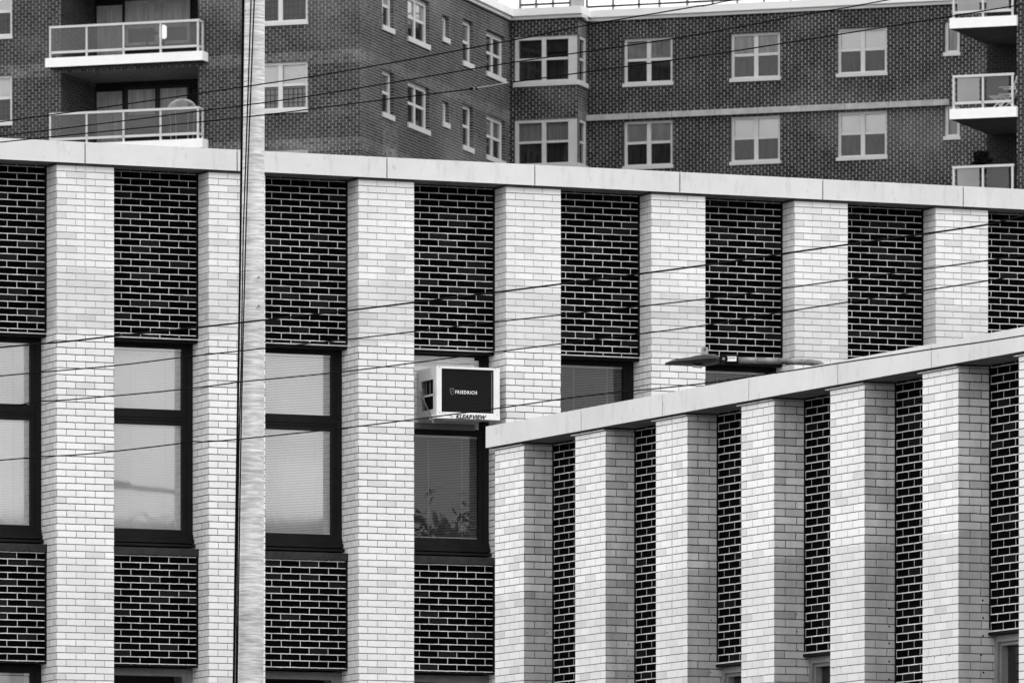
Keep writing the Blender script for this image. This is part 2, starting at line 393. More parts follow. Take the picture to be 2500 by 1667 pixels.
# ------------------------------------------------------------------ air conditioner
wA=.10
zl0=PA.z(1066,1020,wA); zl1=PA.z(1067,893,wA); ul=PA.u(1066.5,wA); ur=PA.u(1220,wA)
ac=empty('air_conditioner',PA.at((ul+ur)/2,-.2,zl0),'white window air conditioner with black mesh grille sticking out of the brick wall','air conditioner')
W_=ur-ul; H_=zl1-zl0
def acm(mb,name,mats,parent=ac): return put(name,mb.mesh(name,mats),parent,PA,ul,zl0) if parent is ac else put(name,mb.mesh(name,mats),parent)
mCase=plain('case_metal',.62,.4,.5,0,.12,5); mCaseW=plain('case_white',.80,.4,.4,0,.06,8)
m=MB()  # case with two louvre openings on the left side: built as panels
D0,D1=-.42,wA-.02
m.box(.01,W_-.01,D0,D1,H_-.02,H_-.002); m.box(.01,W_-.01,D0,D1,.02,.04); m.box(W_-.03,W_-.01,D0,D1,.04,H_-.02)
def side(mb,w0,w1,z0,z1): mb.box(.01,.022,w0,w1,z0,z1)
side(m,D0,D1,.04,.10); side(m,D0,D1,.235,.255); side(m,D0,D1,.40,H_-.02); side(m,-.02,D1,.10,.40); side(m,D0,-.34,.10,.40)
acm(m,'case',[mCase])
m=MB()
for i in range(3):
    w=-.30+i*.10; m.box(.045,.05,w,w+.018,.255,.40)
m.box(.052,.06,-.34,-.02,.10,.40,1); acm(m,'louvre',[mGreyF,mBlack])
m=MB(); fw=.052
m.ring(0,W_,.045,H_,wA-.03,wA,fw,fw+.012,.02,.022)
o=acm(m,'front_frame',[mCaseW]); b=o.modifiers.new('b','BEVEL'); b.width=.008; b.segments=3
fr_o=o
t=NT('grille_mesh'); uv=t.n('UVMap').outputs[0]; sx=t.n('SeparateXYZ'); t.l(uv,sx.inputs[0])
rr=t.M('FLOOR',t.M('MULTIPLY',sx.outputs[1],55)); fx=t.M('FRACT',t.M('ADD',t.M('MULTIPLY',sx.outputs[0],38),t.M('MULTIPLY',rr,.5)))
fz=t.M('FRACT',t.M('MULTIPLY',sx.outputs[1],55))
dd=t.M('MULTIPLY',t.mr(t.M('ABSOLUTE',t.M('SUBTRACT',fx,.5)),.12,.26,1,0),t.mr(t.M('ABSOLUTE',t.M('SUBTRACT',fz,.5)),.1,.3,1,0))
v=t.M('ADD',t.M('MULTIPLY',dd,.05),.006); cc=t.n('CombineColor'); [t.l(v,cc.inputs[i]) for i in range(3)]; t.bsdf(cc.outputs[0],.8,.03); mGr=t.mat
m=MB(); m.box(fw-.004,W_-fw-.008,wA-.045,wA-.016,.066,H_-.024,0); m.box(W_-fw-.032,W_-fw-.026,wA-.016,wA-.013,.075,H_-.04,1)
gr=acm(m,'grille',[mGr,mGreyF])
m=MB(); m.box(0,W_+.002,wA-.20,wA+.004,0,.044); bt=acm(m,'base_strip',[mCaseW])
m=MB()
for a,b in ((.03,H_-.012),(W_-.045,H_-.012),(.03,.055),(W_-.03,.055),(.06,.055),(.09,.055)): m.cyl((a,-(wA-.001),b),(0,-1,0),.004,.004,8)
acm(m,'screw',[mBlack])
m=MB(); m.tube([(-.005,.32,.30),(-.005,.02,.0),(-.005,-.03,-.05)],.008,6); m.box(-.012,.03,-.03,.0,-.03,.01,0); acm(m,'brace',[mGreyF])
mLet=plain('letter_white',.9,.5,.3); mLetK=plain('letter_black',.01,.5,.3)
def text(s,size,mat,parent,pos,shear=0,off=0,wid=None,sp=1.08):
    cu=bpy.data.curves.new('lettering','FONT'); cu.body=s; cu.size=size; cu.shear=shear; cu.offset=off; cu.extrude=.0015; cu.space_character=sp
    tmp=bpy.data.objects.new('tmp',cu); COL.objects.link(tmp); bpy.context.view_layer.update()
    dg=bpy.context.evaluated_depsgraph_get(); me=bpy.data.meshes.new_from_object(tmp.evaluated_get(dg))
    bpy.data.objects.remove(tmp); me.name='lettering'
    xs=[v.co.x for v in me.vertices]; k=(wid/(max(xs)-min(xs))) if wid else 1; x0=min(xs)
    for v in me.vertices:
        x,y,z=v.co; v.co=((x-x0)*k+pos[0],pos[1]-z-.002,y+pos[2])
    me.materials.clear(); me.materials.append(mat)
    o=bpy.data.objects.new('lettering',me); COL.objects.link(o); o.parent=parent; return o
text('FRIEDRICH',.047,mLet,gr,(.208,-(wA-.016),.254),0,.0008,.235,1.3)
text('KLEARVIEW',.060,mLetK,bt,(.205,-(wA+.004),.002),.28,.0022,.335,1.06)
m=MB()
def shield(mb,cx,cz,w,h,y,mi):
    pts=[(-.5,.5),(-.5,-.05),(-.36,-.32),(0,-.5),(.36,-.32),(.5,-.05),(.5,.5)]
    mb.face([(cx+a*w,y,cz+b*h) for a,b in pts],m=mi)
shield(m,.172,.272,.044,.068,-(wA-.013),0); shield(m,.172,.272,.034,.056,-(wA-.0115),1)
m.tube([(.160,-(wA-.010),.256),(.168,-(wA-.010),.276),(.184,-(wA-.010),.288)],.002,6,0)
put('emblem',m.mesh('emblem',[mGreyF,mBlack]),gr)
m=MB(); # small arrow mark before the lettering
m.face([(.128,-(wA+.006),.028),(.150,-(wA+.006),.022),(.165,-(wA+.006),.036)]); m.face([(.150,-(wA+.006),.012),(.172,-(wA+.006),.010),(.178,-(wA+.006),.026)])
put('logo_mark',m.mesh('logo_mark',[mGreyF]),bt)

# ------------------------------------------------------------------ BUILDING B : lower wing in front, right
bB=empty('brick_wing',PB.at(0,0,0),'lower wing of white and black brick with a rising coping in the right foreground','building')
RB=[0,1.721,3.381,5.068,6.752,8.428,10.10,11.78,13.46]; WBp=.632; TB=8.04
drill=[]
for i,r in enumerate(RB):
    uL=r-WBp
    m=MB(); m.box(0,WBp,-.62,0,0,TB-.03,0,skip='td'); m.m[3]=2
    if i in (0,1,2,3,4,5):
        rr_=random.Random(i)
        z=6.30-.04*i
        for q in range(11):
            m.cyl((WBp+.0005,.222+rr_.uniform(-.012,.012) if i!=4 else .232,z+rr_.uniform(-.01,.01)),(1,0,0),.0085 if i in (4,5) else .006,.0012,10,1)
            z-=.148
        for q in range(4): m.cyl((.07+q*.14+rr_.uniform(-.02,.02),-.0005,5.66+.035*q*0+rr_.uniform(-.008,.008)),(0,-1,0),.0055,.001,8,1)
    o=put('pier',m.mesh('pier',[mWhiteB,mBlack,mWhiteBs]),bB,PB,uL)
    m=MB(); m.box(-.075,WBp+.004,-.3,.010,TB-.010,TB-.002,1); m.box(-.05,WBp+.002,-.3,.022,TB-.026,TB-.014,0,top_slope=.004)
    m.box(.0,WBp,-.3,.004,TB-.031,TB-.026,1)
    put('flashing',m.mesh('flashing',[mMort,mSoff]),o)
    if i==2:
        m=MB(); m.box(.325,.333,-.01,.0025,6.2,TB-.035); put('caulk_joint',m.mesh('caulk_joint',[plain('caulk_wing',.5,.8,.1)]),o)
coping(bB,PB,[-.734,1.315,2.983,4.681,6.357,8.047,9.73,11.41,13.6],TB,8.236,.05,.5,mStoneB)
for i in range(len(RB)-1):
    u=RB[i]; w=RB[i+1]-WBp-u
    win= i in (2,3,5,7)
    zb=5.855 if win else (5.10)
    m=MB(); m.box(0,w,-.62,-.29,zb,TB-.001); put('spandrel_panel',m.mesh('spandrel_panel',[mDarkB]),bB,PB,u)
    m=MB(); m.box(0,.022,-.40,-.284,zb+.01,TB-.01); put('edge_angle',m.mesh('edge_angle',[mBlack]),bB,PB,u)
    m=MB(); m.box(.002,w-.002,-.5,-.278,zb-.012,zb-.001,0); m.box(-.001 if False else .001,w-.002,-.5,-.276,zb-.038,zb-.013,1)
    put('lintel',m.mesh('lintel',[mSteel,mBlack]),bB,PB,u)
    zt=zb-.04; z0=3.9
    m=MB(); m.ring(.002,w-.002,z0,zt,-.5,-.335,.05,.05,.06,.055); m.ring(.052,w-.052,z0+.06,zt-.055,-.5,-.36,.025,.025,.03,.03)
    o=put('window',m.mesh('window',[mGreyF]),bB,PB,u)
    g=MB(); g.face([(.075,.42,z0+.09),(w-.075,.42,z0+.09),(w-.075,.42,zt-.085),(.075,.42,zt-.085)]); put('pane',g.mesh('pane',[mGlassD]),o)
    g=MB(); g.box(0,w,-.7,-.66,z0,zt); put('room_wall',g.mesh('room_wall',[mDarkRoom]),o)
    m=MB(); m.box(0,w,-.62,-.29,0,z0-.002); put('spandrel_panel',m.mesh('spandrel_panel',[mDarkB]),bB,PB,u)
m=MB(); m.box(-.61,13.4,-2.6,-.72,0,7.9); m.box(-.60,13.3,-.719,-.505,7.75,7.98); put('body',m.mesh('body',[mRoof]),bB,PB,0)

# ------------------------------------------------------------------ BUILDING C : far apartment block
bC=empty('apartment_building',(P1.O[0],P1.O[1],0),'dark brick apartment block with white windows rising behind the two low brick buildings','building')
def wall(plane,u0,u1,z0,z1,holes,depth,mat,name='wall',reveal=None):
    """vertical wall with rectangular openings and reveals"""
    us=sorted(set([u0,u1]+[x for h in holes for x in h[:2]])); zs=sorted(set([z0,z1]+[x for h in holes for x in h[2:4]]))
    m=MB()
    for a,b in zip(us[:-1],us[1:]):
        for c,d in zip(zs[:-1],zs[1:]):
            mu,mz=(a+b)/2,(c+d)/2
            if any(h[0]<mu<h[1] and h[2]<mz<h[3] for h in holes): continue
            m.face([(a,0,c),(b,0,c),(b,0,d),(a,0,d)])
    for h in holes:
        a,b,c,d=h[:4]; D=h[4] if len(h)>4 else depth
        m.face([(a,D,c),(a,0,c),(a,0,d),(a,D,d)],[(D,c),(0,c),(0,d),(D,d)]); m.face([(b,0,c),(b,D,c),(b,D,d),(b,0,d)],[(0,c),(D,c),(D,d),(0,d)])
        m.face([(a,0,d),(b,0,d),(b,D,d),(a,D,d)]); m.face([(a,D,c),(b,D,c),(b,0,c),(a,0,c)])
    return put(name,m.mesh(name,[mat]),bC,plane,0)
def winC(plane,u0,u1,z0,z1,kind='double',gs=.4,ex=0,dep=.10,tw=.10,sill=.12,mid=.52,sh=None,sd=None,shade_cover=1.0):
    """kind double/single; sh upper shade material, sd lower curtain"""
    m=MB(); zs=z0+sill
    m.ring(u0,u1,zs,z1,-dep-.10,-dep,tw,tw,.06,tw)
    zm=zs+(z1-zs)*mid
    if kind=='double':
        c=(u0+u1)/2; m.box(c-.075,c+.075,-dep-.09,-dep-.004,zs+.05,z1-tw*.9); cells=[(u0+tw,c-.075),(c+.075,u1-tw)]
    else: cells=[(u0+tw,u1-tw)]
    for a,b in cells: m.box(a,b,-dep-.08,-dep-.02,zm-.045,zm+.045)
    o=put('window',m.mesh('window',[mFarTrim]),bC,plane,0)
    m=MB(); m.box(u0-.03,u1+.03,-dep-.05,.05,z0,zs); put('sill',m.mesh('sill',[mFarTrim]),o)
    for a,b in cells:
        g=MB(); g.face([(a,dep+.05,zs+.05),(b,dep+.05,zs+.05),(b,dep+.05,z1-tw),(a,dep+.05,z1-tw)]); put('pane',g.mesh('pane',[mGlassC]),o)
    m=MB(); zc=z1-(z1-zm)*shade_cover
    for i,(a,b) in enumerate(cells):
        m.face([(a-.03,dep+.05+.11*gs,zc),(b+.03,dep+.05+.11*gs,zc),(b+.03,dep+.05+.11*gs,z1),(a-.03,dep+.05+.11*gs,z1)],m=0)
    put('shade',m.mesh('shade',[sh or mShade]),o)
    m=MB(); m.face([(u0-.05,dep+.05+.25*gs,zs),(u1+ex,dep+.05+.25*gs,zs),(u1+ex,dep+.05+.25*gs,z1),(u0-.05,dep+.05+.25*gs,z1)]); 
    for a,b in cells:   # window guard bars, inside the lower sash
        for q in range(1,5): x=a+(b-a)*q/5; m.box(x-.012,x+.012,-dep-.13,-dep-.11,zs+.1,zm-.1,1)
        for q in (.3,.62,.85): zz=zs+(zm-zs)*q; m.box(a,b,-dep-.135,-dep-.115,zz-.012,zz+.012,1)
    put('curtain',m.mesh('curtain',[sd or mShadeD,mBlack]),o)
    return o
Z1,Z2=37.84,35.01; HT=1.66; ZB=22.0; ZT=40.13
# --- right facade (C3)
c3w=[(1.32,3.09),(5.18,6.95),(8.99,10.75)]
nar=(12.78,13.32)
holes=[]
shs={(0,0):(mShadeM,mShadeD),(1,0):(mShadeM,mShadeD),(2,0):(mShade,mShadeD),(0,1):(mShadeM,mShadeD),(1,1):(mShade,mShadeD),(2,1):(mShade,mShadeD)}
for zi,zb in enumerate((Z1,Z2,Z2-2.83)):
    for i,(a,b) in enumerate(c3w):
        holes.append((a,b,zb,zb+HT)); s,d=shs.get((i,zi),(mShade,mShadeD))
        winC(P3,a,b,zb,zb+HT,sh=s,sd=d,gs=.2,shade_cover=1.0 if (i,zi)!=(0,1) else .93)
    holes.append((nar[0],nar[1],zb+.55,zb+1.72)); winC(P3,nar[0],nar[1],zb+.55,zb+1.72,'single',tw=.11,sill=.12,mid=.03,sh=mShadeM)
U3=P3.u(2520)
wall(P3,0,U3,ZB,ZT,holes,.3,mFar)
m=MB(); m.box(.0,12.95,-.02,.13,36.73,36.93); 
for i in range(1,9): m.box(i*1.55-.006,i*1.55+.006,.0,.132,36.74,36.92,1)
put('band_course',m.mesh('band_course',[mFarBand,mFarWin]),bC,P3)
m=MB(); m.box(.0,12.95,-.02,.11,Z1-3.94-.2,Z1-3.94); put('band_course',m.mesh('band_course',[mFarBand]),bC,P3)
# --- bay
LB=PY.u(1411); 
bayh=[]; LR=PR.u(1433.5)
for zb in (Z1,Z2,Z2-2.83):
    bayh.append((.19,2.47,zb,zb+HT+.04))
wall(PY,0,LB,ZB,ZT,[(a,b if b<LB-.02 else LB-.02,c,d) for a,b,c,d in bayh],.25,mFar)
for i,zb in enumerate((Z1,Z2,Z2-2.83)):
    m=MB(); zs=zb+.16; zt=zb+HT+.04
    m.ring(.19,LB-.02,zs,zt,-.2,-.03,.13,.34,.05,.11); m.box(1.16,1.31,-.15,-.035,zs+.05,zt-.1); 
    zm=zs+(zt-zs)*.5
    m.box(.3,2.1,-.15,-.05,zm-.04,zm+.04)
    o=put('window',m.mesh('window',[mFarTrim]),bC,PY)
    m=MB(); m.box(.15,LB+.02,-.1,.06,zb,zs-.002); put('sill',m.mesh('sill',[mFarTrim]),o)
    for a,b in ((.32,1.16),(1.31,2.12)):
        g=MB(); g.face([(a,.09,zs+.05),(b,.09,zs+.05),(b,.09,zt-.1),(a,.09,zt-.1)]); put('pane',g.mesh('pane',[mGlassC]),o)
    m=MB(); m.face([(.3,.22,zm if i else zm+.25),(2.13,.22,zm if i else zm+.25),(2.13,.22,zt),(.3,.22,zt)]); put('shade',m.mesh('shade',[mShadeM if i else mShadeD]),o)
    m=MB(); m.face([(.2,.4,zs),(2.3,.4,zs),(2.3,.4,zt),(.2,.4,zt)]); put('curtain',m.mesh('curtain',[mShadeD]),o)
rh=[(.08,LR-.12,zb,zb+HT+.04) for zb in (Z1,Z2,Z2-2.83)]
wall(PR,0,LR,ZB,ZT,rh,.2,mFar2)
for zb in (Z1,Z2,Z2-2.83):
    m=MB(); zs=zb+.16; zt=zb+HT+.04; m.ring(.08,LR-.12,zs,zt,-.15,-.02,.1,.14,.05,.1); zm=zs+(zt-zs)*.5; m.box(.18,LR-.2,-.12,-.04,zm-.04,zm+.04)
    o=put('window',m.mesh('window',[mFarTrim]),bC,PR)
    m=MB(); m.box(.0,LR,-.1,.06,zb,zs-.002); put('sill',m.mesh('sill',[mFarTrim]),o)
    g=MB(); g.face([(.15,.08,zs),(LR-.2,.08,zs),(LR-.2,.08,zt-.05),(.15,.08,zt-.05)]); put('pane',g.mesh('pane',[mGlassC]),o)
    m=MB(); m.face([(.1,.3,zs),(LR-.13,.3,zs),(LR-.13,.3,zt),(.1,.3,zt)]); put('curtain',m.mesh('curtain',[mShadeD]),o)
# --- receding return (C2)
L2=P2.u(1244)
c2=[(933,961,'single',0),(995.5,1048,'double',0),(1080,1096,'single',1),(1129.5,1155,'single',0),(1187.5,1233,'double',0)]
holes=[]; 
for zi,zb in enumerate((Z1,Z2,Z2-2.83)):
    for i,(a,b,kd,sl) in enumerate(c2):
        ua,ub=P2.u(a),P2.u(b); z0=zb+(.55 if sl else 0.05); zt=zb+HT-.02-(.2 if sl else 0)
        holes.append((ua,ub,z0,zt))
        winC(P2,ua,ub,z0,zt,kd,gs=.22,ex=.45,dep=.13,tw=.16 if kd=='double' else .14,sill=.17,mid=.5 if not sl else .03,
             sh=(mWhiteP if (i==1 and zi==0) or (i==0 and zi==0) else (mShadeM if (i+zi)%2 else mShadeD)))
wall(P2,0,L2,ZB,ZT,holes,.3,mFar2)
# --- left facade (C1)
fW=[(-3.79,-1.83),(-14.1,-12.21)]
ol,orr=-10.47,-5.64; DR=2.9
holes=[]
for zi,zb in enumerate((Z1+2.83,Z1,Z2,Z2-2.83)):
    for i,(a,b) in enumerate(fW):
        holes.append((a,b,zb,zb+HT)); winC(P1,a,b,zb,zb+HT,sh=(mShadeM if zi==1 and i==0 else mShade),sd=(mShadeM if (zi==2 and i==0) else mShadeD),shade_cover=1)
for zc in (40.0,37.08,34.25):
    holes.append((ol,orr,zc-.02,zc+2.40,DR))
wall(P1,P1.u(-260),0,ZB,47,holes,.3,mFar1)
# recess back walls, doors, balconies
def railing(plane,parent,u_list,zs,h,w,glass_m,side_to=None,gap=.17,inset=.03):
    m=MB()
    for x in u_list: m.box(x-.03,x+.03,w-.03,w+.03,zs,zs+h)
    m.box(u_list[0]-.03,u_list[-1]+.05,w-.045,w+.045,zs+h-.075,zs+h); m.box(u_list[0],u_list[-1],w-.03,w+.03,zs+gap-.03,zs+gap+.045)
    if side_to is not None:
        m.box(u_list[-1]-.03,u_list[-1]+.03,side_to,w,zs+h-.07,zs+h-.005); m.box(u_list[-1]-.02,u_list[-1]+.02,side_to,w,zs+gap-.03,zs+gap+.03); m.box(u_list[-1]-.03,u_list[-1]+.03,side_to,side_to+.06,zs,zs+h)
    o=put('railing',m.mesh('railing',[mRail]),parent)
    for a,b,g in zip(u_list[:-1],u_list[1:],glass_m):
        m=MB(); m.box(a+inset,b-inset,w-.01,w+.01,zs+gap+.045,zs+h-.076); put('glass_panel',m.mesh('glass_panel',[g]),parent)
    return o
for n,(zt,rows) in enumerate(((40.0,0),(37.08,1),(34.25,2))):
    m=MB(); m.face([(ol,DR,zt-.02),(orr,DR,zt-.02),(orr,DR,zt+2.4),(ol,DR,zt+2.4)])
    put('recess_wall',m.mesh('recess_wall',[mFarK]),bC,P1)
    a=P1.u(238,-DR); b=P1.u(299,-DR); c=P1.u(314,-DR); d=P1.u(458,-DR)
    m=MB(); m.ring(a,b,zt,zt+2.1,-DR-.02,-DR+.06,.16,.14,.1,.12); o=put('door',m.mesh('door',[mFarBand]),bC,P1)
    m=MB(); m.box(a+.16,b-.14,-DR,-DR+.03,zt+.1,zt+1.98); put('pane',m.mesh('pane',[mShadeM]),o)
    m=MB(); m.ring(c-.1,d+.1,zt+.75,zt+2.22,-DR-.02,-DR+.06,.1,.1,.1,.1); e=(c+d)/2; m.box(e-.09,e+.09,-DR,-DR+.055,zt+.8,zt+2.15)
    o=put('window',m.mesh('window',[mFarBand if n==1 else mFarWin]),bC,P1)
    m=MB(); m.box(c,d,-DR,-DR+.03,zt+1.30,zt+2.12,0); m.box(c,d,-DR,-DR+.025,zt+.8,zt+1.29,1); put('shade',m.mesh('shade',[mShadeM,mShadeD]),o)
    m=MB(); m.box(P1.u(110,.5),P1.u(494,.5),-DR,.5,zt-.30,zt); m.m[-1]=1; s=put('balcony',m.mesh('balcony',[mFarSlab,mUnder]),bC,P1)
    us=[P1.u(x,.42) for x in (123,212,302,392.5,483.5)]
    railing(P1,s,us,zt,1.04,.42,[mBalGlass]*4,side_to=.0)
# --- right-hand balconies and the wing they belong to
Uw=PW.u(2700)
m=MB(); m.box(0,Uw,-9,0,ZB,52,0,skip='td'); put('wall',m.mesh('wall',[mFar]),bC,PW)
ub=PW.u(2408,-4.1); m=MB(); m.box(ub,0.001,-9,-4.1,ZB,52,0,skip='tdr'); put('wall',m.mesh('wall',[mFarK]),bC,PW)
zs1=PW.z(2318,45.5,.15); uS0=PW.u(2318,.15); uS1=PW.u(2481.5,.15)
balR=[]
for n,zt in enumerate((zs1,zs1-2.83,zs1-5.66,zs1+2.83)):
    m=MB(); m.box(uS0,uS1,-4.0,.15,zt-.32,zt); m.m[-1]=1; s=put('balcony',m.mesh('balcony',[mFarSlab,mUnder]),bC,PW); balR.append((s,zt))
    us=[PW.u(x,.08) for x in (2328.5,2400,2472)]
    g=[mBalGlassL,mBalGlass] if n!=0 else [mBalGlassL,mBalGlassL]
    railing(PW,s,us,zt,1.05,.08,g,side_to=None,inset=.12)
# --- roof coping and terrace rail
def cop(plane,u0,u1):
    m=MB(); m.box(u0,u1,-.5,.10,ZT,ZT+.12,1); m.box(u0,u1,-.5,.18,ZT+.12,ZT+.37,0); put('coping',m.mesh('coping',[mFarSlab,mFarCop]),bC,plane)
cop(P3,-.18,P3.u(2410)); cop(PY,-.0,LB+.18); cop(P2,6.0,L2-.18); cop(PR,0.18,LR)
m=MB(); m.box(P1.u(-260),-4.5,-17,-3.2,ZB,46.9); put('body',m.mesh('body',[mRoof]),bC,P1)
m=MB(); m.box(.6,U3,-12,-.45,ZB,ZT+.02); put('body',m.mesh('body',[mRoof]),bC,P3)
m=MB(); m.box(.4,LB-.3,-3,-.5,ZB,ZT); put('body',m.mesh('body',[mRoof]),bC,PY)
m=MB(); m.box(2.0,L2,-3,-.6,ZB,ZT+.01); put('body',m.mesh('body',[mRoof]),bC,P2)
def terrace(plane,pxs,w,zb,dark=True):
    us=[plane.u(x,w) for x in pxs]
    m=MB()
    for x in us: m.box(x-.035,x+.035,w-.03,w+.03,zb,zb+1.15,0)
    m.box(us[0],us[-1],w-.03,w+.03,zb+.13,zb+.19,1 if dark else 0); m.box(us[0],us[-1],w-.04,w+.04,zb+1.08,zb+1.15,0)
    put('terrace_railing',m.mesh('terrace_railing',[mGreyF,mFrame]),bC,plane)
terrace(P3,[1433,1497,1560,1610,1678,1740,1800,1865,1930,1990,2055,2120,2180,2240,2300],-.15,ZT+.37)
terrace(PY,[1270,1309,1350,1392],-.15,ZT+.37)
m=MB(); a,b=PY.u(1393),PY.u(1415); m.box(a,b,-.5,-.1,ZT+.37,ZT+2.2); put('parapet_post',m.mesh('parapet_post',[mFarBand]),bC,PY)
m=MB(); a,b=P2.u(1208),P2.u(1229); m.box(a,b,-.6,-.2,ZT+.37,ZT+2.2); put('parapet_post',m.mesh('parapet_post',[mFarCop]),bC,P2)

# ------------------------------------------------------------------ things on the balconies
s,zt=balR[1]
def seg(mb,a,b,r=.02,m=0): mb.tube([a,b],r,6,m)
ch=empty('folding_chair',PW.at(PW.u(2462,-.5),-.5,zt),'white folding chair standing at the right end of the upper right balcony, behind the glass','chair')
x=0
def chp(mb,name,mats=[mWhiteP]): return put(name,mb.mesh(name,mats),ch,PW,PW.u(2462,-.5),zt,-.5)
m=MB(); m.box(-.25,.22,-.22,.22,.43,.47); chp(m,'seat')
for yy in (-.2,.2):
    m=MB(); seg(m,(-.28,yy,0),(.2,yy,.45),.022); chp(m,'leg')
    m=MB(); seg(m,(.25,yy,0),(-.15,yy,.45),.022); chp(m,'leg')
m=MB()
for yy in (-.2,.2): seg(m,(.16,yy,.45),(.36,yy,1.02),.022)
m.box(.30,.36,-.2,.2,.78,.98); m.box(.24,.30,-.2,.2,.6,.7); chp(m,'backrest')
m=MB(); seg(m,(-.24,-.24,.66),(.22,-.24,.66),.022); seg(m,(-.24,.24,.66),(.22,.24,.66),.022); chp(m,'armrest')
tb=empty('side_table',PW.at(PW.u(2440,-.7),-.7,zt),'low white side table left of the folding chair behind the balcony glass','table')
def tbp(mb,name): return put(name,mb.mesh(name,[mWhiteP]),tb,PW,PW.u(2440,-.7),zt,-.7)
m=MB(); m.box(-.26,.24,-.25,.25,.40,.44); tbp(m,'tabletop')
for a,b,c,d in ((-.2,-.2,.2,-.2),(.2,-.2,-.2,-.2),(-.2,.2,.2,.2),(.2,.2,-.2,.2)):
    m=MB(); seg(m,(a,b,0),(c*.9,d,.4),.02); tbp(m,'leg')
# potted plant on lowest right balcony
s,zt=balR[2]
uP=PW.u(2394,-.1)
pl=empty('potted_plant',PW.at(uP,-.35,zt),'dark bushy plant standing above the rail of the lowest right balcony','plant')
m=MB(); m.tube([(0,0,0),(0,0,.35)],[.14,.19],14); put('pot',m.mesh('pot',[mBlack]),pl)
m=MB(); m.tube([(0,0,.3),(.02,0,.8),(0,.02,1.2)],.02,6); put('stem',m.mesh('stem',[mFrame]),pl)
m=MB(); rnd=random.Random(8)
for i in range(520):
    a=rnd.uniform(0,6.28); rr=rnd.random()**.5*.30; zz=rnd.uniform(.85,1.52); rr*= 1.1-abs(zz-1.15)*1.1
    cx,cy=rr*cos(a)+(.0 if zz<1.3 else -.08),rr*sin(a); d=rnd.uniform(.05,.09); b=rnd.uniform(0,3.14); c=rnd.uniform(-.7,.7)
    m.face([(cx-d*cos(b),cy-d*sin(b),zz-d*c),(cx,cy,zz+d*.5),(cx+d*cos(b),cy+d*sin(b),zz+d*c),(cx,cy,zz-d*.5)])
put('foliage',m.mesh('foliage',[plain('leaf_dark',.006,.8,.05)]),pl)
m=MB(); uu=PW.u(2352,-.05)
cn=put('cane',None if False else (lambda q:(q.tube([(0,0,0),(.12,0,.5),(.10,0,.85),(.2,0,1.15)],.014,6),q.mesh('cane',[mFrame]))[1])(MB()),None,PW,uu,zt,-.12); tag(cn,'thin dark twig leaning behind the pale glass of the lowest right balcony','twig')
# white lantern and dark table on the upper left balcony
zt=37.08; uL=P1.u(398,.1)
ln=empty('lantern',P1.at(uL,.1,zt),'glowing white cylinder lantern on a dark stand behind the upper left balcony glass','lantern')
def lnp(mb,name,mt): return put(name,mb.mesh(name,[mt]),ln,P1,uL,zt,.1)
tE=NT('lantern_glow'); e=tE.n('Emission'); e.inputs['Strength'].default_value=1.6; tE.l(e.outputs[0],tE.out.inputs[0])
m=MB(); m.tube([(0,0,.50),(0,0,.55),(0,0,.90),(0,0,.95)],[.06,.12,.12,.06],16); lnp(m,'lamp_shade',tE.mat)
m=MB(); m.tube([(0,0,0),(0,0,.04),(0,0,.05),(0,0,.30),(0,0,.34),(0,0,.5)],[.14,.14,.03,.03,.07,.04],12); lnp(m,'stand',mBlack)
uT=P1.u(354,.0)
tt=empty('round_table',P1.at(uT,-.2,zt),'dark round table behind the middle panes of the upper left balcony','table')
m=MB(); m.tube([(0,0,.72),(0,0,.78)],[.36,.40],24); put('tabletop',m.mesh('tabletop',[mBlack]),tt)
m=MB(); m.tube([(0,0,.0),(0,0,.72)],.04,10); m.tube([(0,0,0),(0,0,.03)],.22,16); put('leg',m.mesh('leg',[mBlack]),tt)
# wire dome cover on the lower left balcony
zt=34.25; uD=P1.u(440,.1)
m=MB()
for i in range(17):
    a=math.pi*i/17
    m.tube([(.50*cos(a)*sin(q),.28*sin(a)*sin(q),1.02+.36*cos(q)) for q in [math.pi*(j/10-.5) for j in range(11)]],.006,5)
m.tube([(.5*cos(q),.28*sin(q),1.02) for q in [6.2832*j/24 for j in range(25)]],.012,5)
for a in range(4): 
    q=a*math.pi/2+.7; m.tube([(.42*cos(q),.22*sin(q),0),(.48*cos(q),.27*sin(q),1.02)],.012,5)
o=put('wire_dome',m.mesh('wire_dome',[mRail]),None,P1,uD,zt,-.05); tag(o,'white wire dome cover rising above the rail of the lower left balcony','plant cage')

# ------------------------------------------------------------------ street lamp behind the wing
Yl=77.6
def pl3(zx,zy,dy=0):   # position on the lamp's own plane
    return world(1600+zx/4.704,800+zy/4.704,Yl+dy)
base=world(2003,900,Yl)
sl=empty('street_lamp',(base[0],Yl,0),'grey street lamp arm with flat dark head and photocell above the sloping coping','street lamp')
def slp(mb,name,mats,par=sl):
    me=mb.mesh(name,mats); me.transform(__import__('mathutils').Matrix.Translation((-base[0],-Yl,0)))
    return put(name,me,par)
